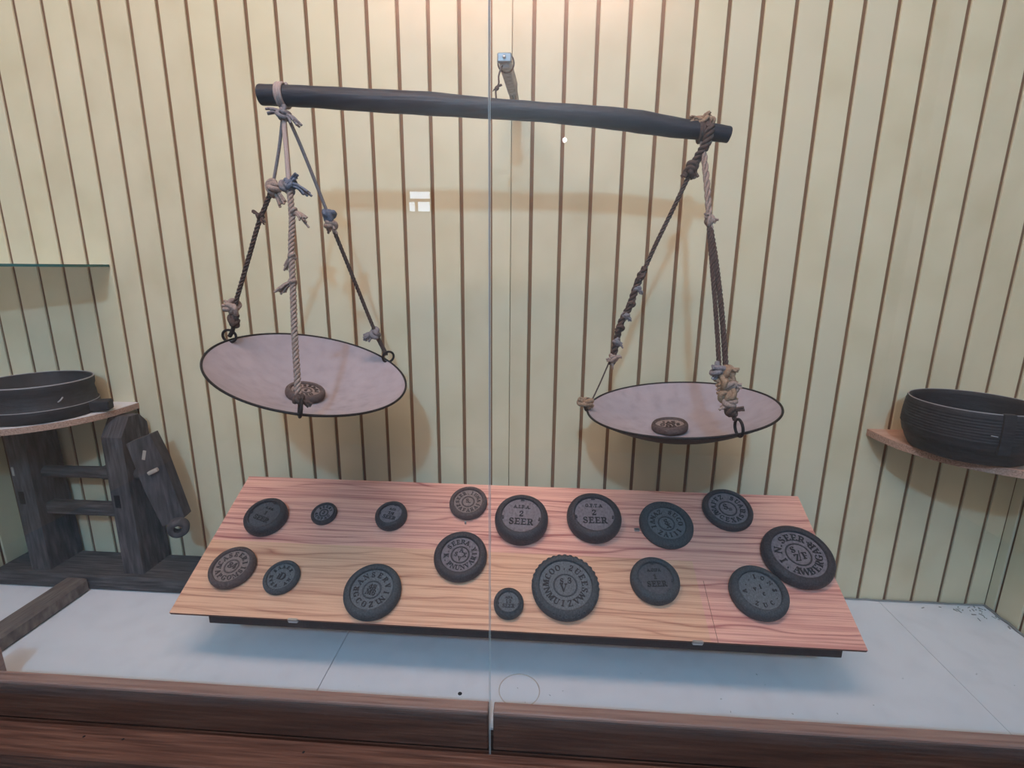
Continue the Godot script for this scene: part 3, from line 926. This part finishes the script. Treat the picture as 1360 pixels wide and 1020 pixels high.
	tie(s, o, Vector3(-0.297, 0.956, 0.234), 0.0105, 0.0048, 15, M.jute, [Vector3(0.010, -0.016, 0.002), Vector3(-0.006, -0.016, 0.002)])
	strand(s, o, [Vector3(-0.298, 0.962, 0.234), Vector3(-0.272, 0.85, 0.197), Vector3(-0.244, 0.732, 0.16)], 0.0042, M.jute_dark)
	tie(s, o, Vector3(-0.244, 0.726, 0.160), 0.0125, 0.0048, 16, M.cord_grey, [Vector3(-0.024, -0.004, 0.004), Vector3(-0.022, -0.014, 0.004)])
	strand(s, o, [Vector3(-0.242, 0.724, 0.159), Vector3(-0.234, 0.700, 0.150), Vector3(-0.226, 0.676, 0.142)], 0.0050, M.jute_dark, 0.012)
	# right suspension
	var ar := Vector3(0.419, 1.104, 0.238)
	wraps(s, o, 0.412, 0.430, 4, 0.0185, 0.0036, Vector3(0, 1.1226, 0.2315), M.jute_dark)
	tie(s, o, Vector3(0.414, 1.139, 0.237), 0.0120, 0.0036, 17, M.jute_tan, [Vector3(-0.022, 0.003, 0.006), Vector3(-0.026, -0.003, 0.006), Vector3(0.012, 0.014, 0.004)], Vector3(1.5, 0.7, 1.0))
	tie(s, o, Vector3(0.426, 1.141, 0.234), 0.0110, 0.0034, 18, M.jute_tan)
	strand(s, o, [Vector3(0.427, 1.128, 0.252), Vector3(0.424, 1.100, 0.248), Vector3(0.415, 1.080, 0.238), Vector3(0.406, 1.058, 0.230)], 0.0085, M.jute_dark, 0.03)
	tie(s, o, Vector3(0.404, 1.057, 0.231), 0.0125, 0.0050, 19, M.jute_dark, [Vector3(-0.014, -0.010, 0.002), Vector3(0.008, -0.018, 0.002)])
	strand(s, o, [Vector3(0.404, 1.052, 0.230), Vector3(0.379, 0.99, 0.227), Vector3(0.347, 0.913, 0.224), Vector3(0.325, 0.852, 0.221)], 0.0044, M.jute_dark)
	strand(s, o, [Vector3(0.333, 0.876, 0.222), Vector3(0.318, 0.838, 0.221), Vector3(0.308, 0.800, 0.220), Vector3(0.292, 0.764, 0.218), Vector3(0.284, 0.713, 0.215), Vector3(0.279, 0.678, 0.214)], 0.0072, M.jute_dark, 0.034)
	for q in [[0.327, 0.861, 1], [0.320, 0.836, 2], [0.311, 0.806, 3], [0.301, 0.781, 4], [0.292, 0.757, 5], [0.286, 0.727, 6]]:
		tie(s, o, Vector3(q[0], q[1], 0.222), 0.0062, 0.0034, 60 + q[2], M.jute_dark if q[2] % 2 else M.cord_grey, [Vector3(-0.010 if q[2] % 2 else 0.010, -0.010, 0.003)])
	tie(s, o, Vector3(0.281, 0.692, 0.217), 0.0085, 0.0036, 20, M.jute, [Vector3(0.016, 0.002, 0.004), Vector3(-0.004, -0.024, 0.002), Vector3(-0.012, -0.004, 0.004)])
	cord(s, o, [Vector3(0.276, 0.690, 0.214), Vector3(0.258, 0.640, 0.213), Vector3(0.240, 0.594, 0.211)], 0.0016, M.jute_dark, "wire")
	tie(s, o, Vector3(0.229, 0.592, 0.212), 0.0120, 0.0052, 21, M.jute_tan, [Vector3(-0.018, 0.008, 0.004), Vector3(0.014, -0.006, 0.004)], Vector3(1.3, 0.8, 1.0))
	strand(s, o, [ar, Vector3(0.424, 1.06, 0.250), Vector3(0.427, 1.025, 0.262), Vector3(0.431, 0.962, 0.283)], 0.0058, M.jute, 0.05)
	tie(s, o, Vector3(0.431, 0.960, 0.284), 0.0075, 0.0036, 22, M.jute, [Vector3(0.014, 0.0, 0.003), Vector3(-0.008, 0.010, 0.003), Vector3(0.004, -0.022, 0.003)], Vector3(0.9, 1.5, 0.9))
	strand(s, o, [Vector3(0.430, 0.955, 0.284), Vector3(0.434, 0.885, 0.311), Vector3(0.440, 0.793, 0.344), Vector3(0.444, 0.704, 0.376)], 0.0042, M.jute_dark)
	strand(s, o, [Vector3(0.432, 0.955, 0.284), Vector3(0.442, 0.885, 0.309), Vector3(0.451, 0.793, 0.342), Vector3(0.456, 0.704, 0.374)], 0.0050, M.jute_dark)
	tie(s, o, Vector3(0.443, 0.702, 0.377), 0.0131, 0.0046, 23, M.cord_grey, [Vector3(-0.014, 0.004, 0.004), Vector3(-0.008, -0.014, 0.004)])
	tie(s, o, Vector3(0.456, 0.700, 0.378), 0.0125, 0.0046, 24, M.jute_tan, [Vector3(0.018, 0.002, 0.004)])
	tie(s, o, Vector3(0.452, 0.684, 0.384), 0.0144, 0.0048, 25, M.jute_tan, [Vector3(0.018, -0.004, 0.004), Vector3(-0.010, -0.012, 0.004)])
	tie(s, o, Vector3(0.461, 0.676, 0.388), 0.0119, 0.0046, 26, M.jute, [Vector3(0.020, 0.004, 0.004)])
	tie(s, o, Vector3(0.456, 0.662, 0.391), 0.0137, 0.0048, 27, M.jute_tan, [Vector3(0.014, -0.008, 0.004), Vector3(-0.016, -0.002, 0.004)])
	tie(s, o, Vector3(0.460, 0.647, 0.397), 0.0106, 0.0044, 28, M.jute, [Vector3(-0.016, -0.006, 0.004)])
	tie(s, o, Vector3(0.462, 0.634, 0.402), 0.0088, 0.0041, 29, M.jute_dark, [Vector3(0.018, 0.010, 0.004), Vector3(0.006, -0.014, 0.002)])
	# hanging wire from the bracket
	cord(s, o, [Vector3(0.059, 1.232, 0.246), Vector3(0.049, 1.228, 0.252), Vector3(0.043, 1.212, 0.256), Vector3(0.043, 1.198, 0.258), Vector3(0.038, 1.188, 0.260), Vector3(0.039, 1.171, 0.262)], 0.0016, M.jute_dark, "hanging_wire")
	tie(s, o, Vector3(0.040, 1.190, 0.260), 0.0040, 0.0014, 30, M.jute_dark, [Vector3(0.010, 0.006, 0.002), Vector3(-0.006, -0.004, 0.002)])

func build_bracket() -> void:
	var o := thing("wall_bracket", "grey wall bracket with a bluish end cap holding the balance", "bracket", Vector3(0.054, 1.236, 0.0))
	var st := begin()
	bevel_box(st, Vector3(0, 0, 0.055), Vector3(0.0066, 0.024, 0.11), 0.001, Basis(Vector3.UP, 0.0))
	bevel_box(st, Vector3(0.0085, 0, 0.055), Vector3(0.0066, 0.024, 0.11), 0.001)
	part("rail", st.commit(), M.bracket, o)
	st = begin()
	bevel_box(st, Vector3(0.002, 0.001, 0.178), Vector3(0.019, 0.024, 0.150), 0.002, Basis(Vector3.UP, -0.04))
	part("arm", st.commit(), M.bracket, o)
	st = begin()
	bevel_box(st, Vector3(-0.001, 0.004, 0.256), Vector3(0.026, 0.016, 0.008), 0.002)
	part("end_cap", st.commit(), M.bracket_cap, o)
	st = begin()
	lathe(st, [Vector2(0.0035, 0.0), Vector2(0.003, 0.0016), Vector2(0.0001, 0.0022)], 12, Transform3D(Basis(Vector3.RIGHT, PI / 2), Vector3(-0.001, 0.004, 0.26)))
	part("screw", st.commit(), M.steel, o)
	st = begin()
	var loop := []
	for k in 25:
		var a := TAU * k / 24.0
		loop.append(Vector3(0.001 + cos(a) * 0.0145, sin(a) * 0.0155 - 0.001, 0.246 + 0.002 * sin(a * 2.0)))
	tube(st, loop, 0.0015, 6)
	part("wire_loop", st.commit(), M.jute_dark, o)

# ---------------------------------------------------------------- shelves and measures
func shelf_outline(a: float, b: float, sgn: float, inset := 0.0) -> PackedVector2Array:
	var poly := PackedVector2Array([Vector2(0, 0)])
	for k in 25:
		var t := PI / 2 * k / 24.0
		poly.append(Vector2(sgn * (a - inset) * pow(cos(t), 2.0 / 2.5), (b - inset) * pow(sin(t), 2.0 / 2.5)))
	return poly

func corner_shelf(label: String, corner: Vector3, a: float, b: float, sgn: float, top: Material) -> void:
	var o := thing("corner_shelf", label, "shelf", corner)
	var st := begin()
	extrude(st, shelf_outline(a, b, sgn), Vector3(0, -0.0165, 0), Vector3(1, 0, 0), Vector3(0, 0, 1), Vector3(0, 0.0150, 0))
	part("core", st.commit(), M.chip_edge, o)
	st = begin()
	extrude(st, shelf_outline(a, b, sgn, 0.0008), Vector3(0, -0.0015, 0), Vector3(1, 0, 0), Vector3(0, 0, 1), Vector3(0, 0.0015, 0))
	part("top_sheet", st.commit(), top, o)

func build_shelves() -> void:
	corner_shelf("rounded chipboard corner shelf with white top at the left", Vector3(LEFT_X + 0.001, 0.504, 0.001), 0.412, 0.304, 1.0, M.shelf_white)
	corner_shelf("rounded chipboard corner shelf with pinkish top at the right", Vector3(RIGHT_X - 0.001, 0.487, 0.001), 0.382, 0.294, -1.0, M.shelf_pink)
	# glass shelf
	var o := thing("glass_shelf", "greenish glass shelf above the left corner shelf", "shelf", Vector3(LEFT_X + 0.001, 0.872, 0.001))
	var poly := PackedVector2Array([Vector2(0, 0), Vector2(0.394, 0), Vector2(0.420, 0.155), Vector2(0.0, 0.235)])
	var st := begin()
	extrude(st, poly, Vector3(0, -0.006, 0), Vector3(1, 0, 0), Vector3(0, 0, 1), Vector3(0, 0.006, 0))
	var gm: StandardMaterial3D = M.glass.duplicate()
	gm.albedo_color = Color(0.86, 0.93, 0.92, 0.45)
	part("sheet", st.commit(), gm, o)
	st = begin()
	for k in [1, 2]:
		var a := poly[k]
		var b := poly[k + 1]
		var d := Vector3(b.x - a.x, 0, b.y - a.y)
		var c := Vector3((a.x + b.x) * 0.5, -0.003, (a.y + b.y) * 0.5)
		bevel_box(st, c, Vector3(d.length(), 0.0064, 0.0012), 0.0003, Basis(d.normalized(), Vector3.UP, d.normalized().cross(Vector3.UP)))
	part("green_edge", st.commit(), M.green_edge, o)

	# left measure: straight iron-bound tub with a lug
	var l := thing("grain_measure", "straight dark tub-shaped measure with raised bands on the left shelf", "measure", Vector3(-1.121, 0.5043, 0.1245))
	st = begin()
	lathe(st, [Vector2(0.0001, 0.002), Vector2(0.110, 0.0002), Vector2(0.1145, 0.002), Vector2(0.1155, 0.026), Vector2(0.1145, 0.030), Vector2(0.1115, 0.032), Vector2(0.1105, 0.050), Vector2(0.1085, 0.058), Vector2(0.1085, 0.064), Vector2(0.1110, 0.070), Vector2(0.1115, 0.084), Vector2(0.1105, 0.0875), Vector2(0.1060, 0.0878), Vector2(0.1045, 0.086), Vector2(0.1040, 0.010), Vector2(0.0001, 0.008)], 72)
	part("body", st.commit(), M.measure, l)
	part("rim_wire", ring_mesh(0.1098, 0.0016), M.measure_light, l, Vector3(0, 0.0874, 0))
	part("band_wire", ring_mesh(0.1148, 0.0009), M.measure_light, l, Vector3(0, 0.0300, 0))
	st = begin()
	bevel_box(st, Vector3(0.122, 0.017, -0.030), Vector3(0.055, 0.026, 0.030), 0.003, Basis(Vector3.UP, 0.35))
	part("lug", st.commit(), M.measure, l)
	st = begin()
	tube(st, smooth([Vector3(0.098, 0.046, 0.050), Vector3(0.105, 0.050, 0.050), Vector3(0.102, 0.055, 0.040)], 4), 0.0018, 6)
	part("staple", st.commit(), M.measure_light, l)

	# right measure: swelling ribbed sides and a joint strap
	var r := thing("grain_measure", "swelling dark ribbed bowl-shaped measure on the right shelf", "measure", Vector3(1.0704, 0.4873, 0.148))
	st = begin()
	var prof := [Vector2(0.0001, 0.002), Vector2(0.090, 0.0002), Vector2(0.1010, 0.004), Vector2(0.1085, 0.018), Vector2(0.1135, 0.032)]
	prof.append(Vector2(0.1150, 0.0325))
	prof.append(Vector2(0.1185, 0.046))
	for k in 9:
		var y := 0.052 + k * 0.0060
		var base := 0.1205 - pow((y - 0.056) / 0.058, 2.0) * 0.0052
		prof.append(Vector2(base - 0.0010, y))
		prof.append(Vector2(base + 0.0006, y + 0.0022))
		prof.append(Vector2(base + 0.0006, y + 0.0042))
	prof.append_array([Vector2(0.1165, 0.1085), Vector2(0.1160, 0.1125), Vector2(0.1135, 0.1145), Vector2(0.1100, 0.1135), Vector2(0.1085, 0.104), Vector2(0.1130, 0.060), Vector2(0.1040, 0.018), Vector2(0.0001, 0.010)])
	lathe(st, prof, 80)
	part("body", st.commit(), M.measure, r)
	part("rim_wire", ring_mesh(0.1140, 0.0010), M.measure_light, r, Vector3(0, 0.1142, 0))
	var strap_dir := Vector3(-0.21, 0, 0.978).normalized()
	st = begin()
	var sp := []
	for k in 9:
		var y := lerpf(0.034, 0.115, k / 8.0)
		sp.append(strap_dir * (0.1240 - pow((y - 0.056) / 0.058, 2.0) * 0.0052) + Vector3(0, y, 0))
	for k in 8:
		var d: Vector3 = sp[k + 1] - sp[k]
		var side := Vector3.UP.cross(strap_dir).normalized()
		var nn := side.cross(d.normalized()).normalized()
		if nn.dot(strap_dir) < 0.0: nn = -nn
		quad(st, sp[k] - side * 0.010 + nn * 0.001, sp[k + 1] - side * 0.010 + nn * 0.001, sp[k + 1] + side * 0.010 + nn * 0.001, sp[k] + side * 0.010 + nn * 0.001, nn)
		quad(st, sp[k] - side * 0.010 + nn * 0.001, sp[k + 1] - side * 0.010 + nn * 0.001, sp[k + 1] - side * 0.010 - nn * 0.006, sp[k] - side * 0.010 - nn * 0.006, -side)
		quad(st, sp[k] + side * 0.010 + nn * 0.001, sp[k + 1] + side * 0.010 + nn * 0.001, sp[k + 1] + side * 0.010 - nn * 0.006, sp[k] + side * 0.010 - nn * 0.006, side)
	bevel_box(st, strap_dir * 0.1135 + Vector3(0, 0.1150, 0), Vector3(0.020, 0.003, 0.010), 0.001, Basis(Vector3.UP.cross(strap_dir).normalized(), Vector3.UP, strap_dir))
	part("strap", st.commit(), M.measure, r)
	st = begin()
	tube(st, [Vector3(-0.050, 0.072, 0.1125), Vector3(-0.040, 0.071, 0.1165)], 0.0012, 6)
	part("staple", st.commit(), M.measure_light, r)

# ---------------------------------------------------------------- the roller machine
func upright_mesh(w: float, top_cut: float) -> ArrayMesh:
	# thick plank seen edge on: profile in the depth direction (x = depth, y = height), pushed along the width
	var st := begin()
	var poly := PackedVector2Array([Vector2(0.0, 0.0), Vector2(0.100, 0.0), Vector2(0.098, 0.20), Vector2(0.095, 0.392), Vector2(0.062, 0.440), Vector2(0.028, 0.438), Vector2(0.006, 0.410 - top_cut)])
	extrude(st, poly, Vector3(-w * 0.5, 0, 0), Vector3(0, 0, 1), Vector3(0, 1, 0), Vector3(w, 0, 0))
	return st.commit()

func build_machine() -> void:
	var base := Vector3(-1.08, 0.0, 0.066)
	var o := thing("wooden_roller_machine", "old dark wooden hand-cranked roller machine on the floor at the left", "machine", base)
	part("base_plank", box_mesh(Vector3(0.585, 0.044, 0.118), 0.004), M.old_wood_flat, o, Vector3(0.0, 0.0225, 0.0))
	part("base_bar", box_mesh(Vector3(0.060, 0.040, 0.318), 0.006), M.bar_wood, o, Vector3(-0.040, 0.0205, 0.219))
	var um := upright_mesh(0.056, 0.0)
	for x in [0.107, -0.164]:
		part("upright", um, M.old_wood, o, Vector3(x, 0.0445, -0.058))
	for x in [0.107, -0.164]:
		part("mortise", box_mesh(Vector3(0.016, 0.036, 0.002), 0.0005), M.dark, o, Vector3(x - 0.012, 0.258, 0.0395))
	var st := begin()
	tube(st, [Vector3(-0.19, 0.318, -0.004), Vector3(0.04, 0.324, 0.002), Vector3(0.055, 0.324, 0.002)], 0.0165, 16)
	tube(st, [Vector3(0.040, 0.324, 0.002), Vector3(0.082, 0.325, 0.002)], 0.0195, 16)
	tube(st, [Vector3(0.132, 0.325, 0.002), Vector3(0.188, 0.325, 0.006)], 0.0185, 16)
	part("roller", st.commit(), M.old_wood_flat, o)
	st = begin()
	bevel_box(st, Vector3(-0.03, 0.218, 0.004), Vector3(0.23, 0.034, 0.030), 0.004)
	part("cross_bar", st.commit(), M.old_wood_flat, o)
	part("wedge", box_mesh(Vector3(0.012, 0.030, 0.012), 0.004), M.cut_wood, o, Vector3(-0.186, 0.333, 0.034))
	# crank: a flat lever leaning to the right, seen from its broad face
	st = begin()
	var lever := PackedVector2Array([Vector2(-0.036, 0.112), Vector2(0.028, 0.124), Vector2(0.036, 0.050), Vector2(0.036, -0.115), Vector2(-0.026, -0.128), Vector2(-0.036, -0.02)])
	var turn := Basis(Vector3(0, 0, 1), 0.19)
	var lb := Basis(Vector3.UP, 0.16) * turn
	var lc := Vector3(0.213, 0.324, 0.030)
	extrude(st, lever, lc - lb * Vector3(0, 0, 0.020), lb * Vector3.RIGHT, lb * Vector3.UP, lb * Vector3(0, 0, 0.034))
	part("crank_lever", st.commit(), M.old_wood, o)
	part("wedge", box_mesh(Vector3(0.026, 0.010, 0.012), 0.002), M.cut_wood, o, lc + lb * Vector3(0.006, 0.028, 0.019), lb * Basis(Vector3(0, 0, 1), 0.25))
	part("scar", box_mesh(Vector3(0.008, 0.026, 0.0015), 0.0004), M.cut_wood, o, lc + lb * Vector3(-0.004, 0.074, 0.0142), lb * Basis(Vector3(0, 0, 1), -0.45))
	st = begin()
	lathe(st, [Vector2(0.010, 0.016), Vector2(0.0095, -0.004), Vector2(0.014, -0.020), Vector2(0.021, -0.018), Vector2(0.0255, -0.008), Vector2(0.026, 0.008), Vector2(0.022, 0.018), Vector2(0.015, 0.019), Vector2(0.010, 0.016)], 24, Transform3D(Basis(Vector3.UP, 0.55) * Basis(Vector3.RIGHT, PI / 2), lc + lb * Vector3(0.020, -0.134, 0.026)))
	part("crank_handle", st.commit(), M.old_wood, o)

func _ready() -> void:
	materials()
	camera_and_light()
	build_case()
	build_gallery()
	build_board()
	build_machine()
	build_shelves()
	build_bracket()
	build_balance()
	build_weights()
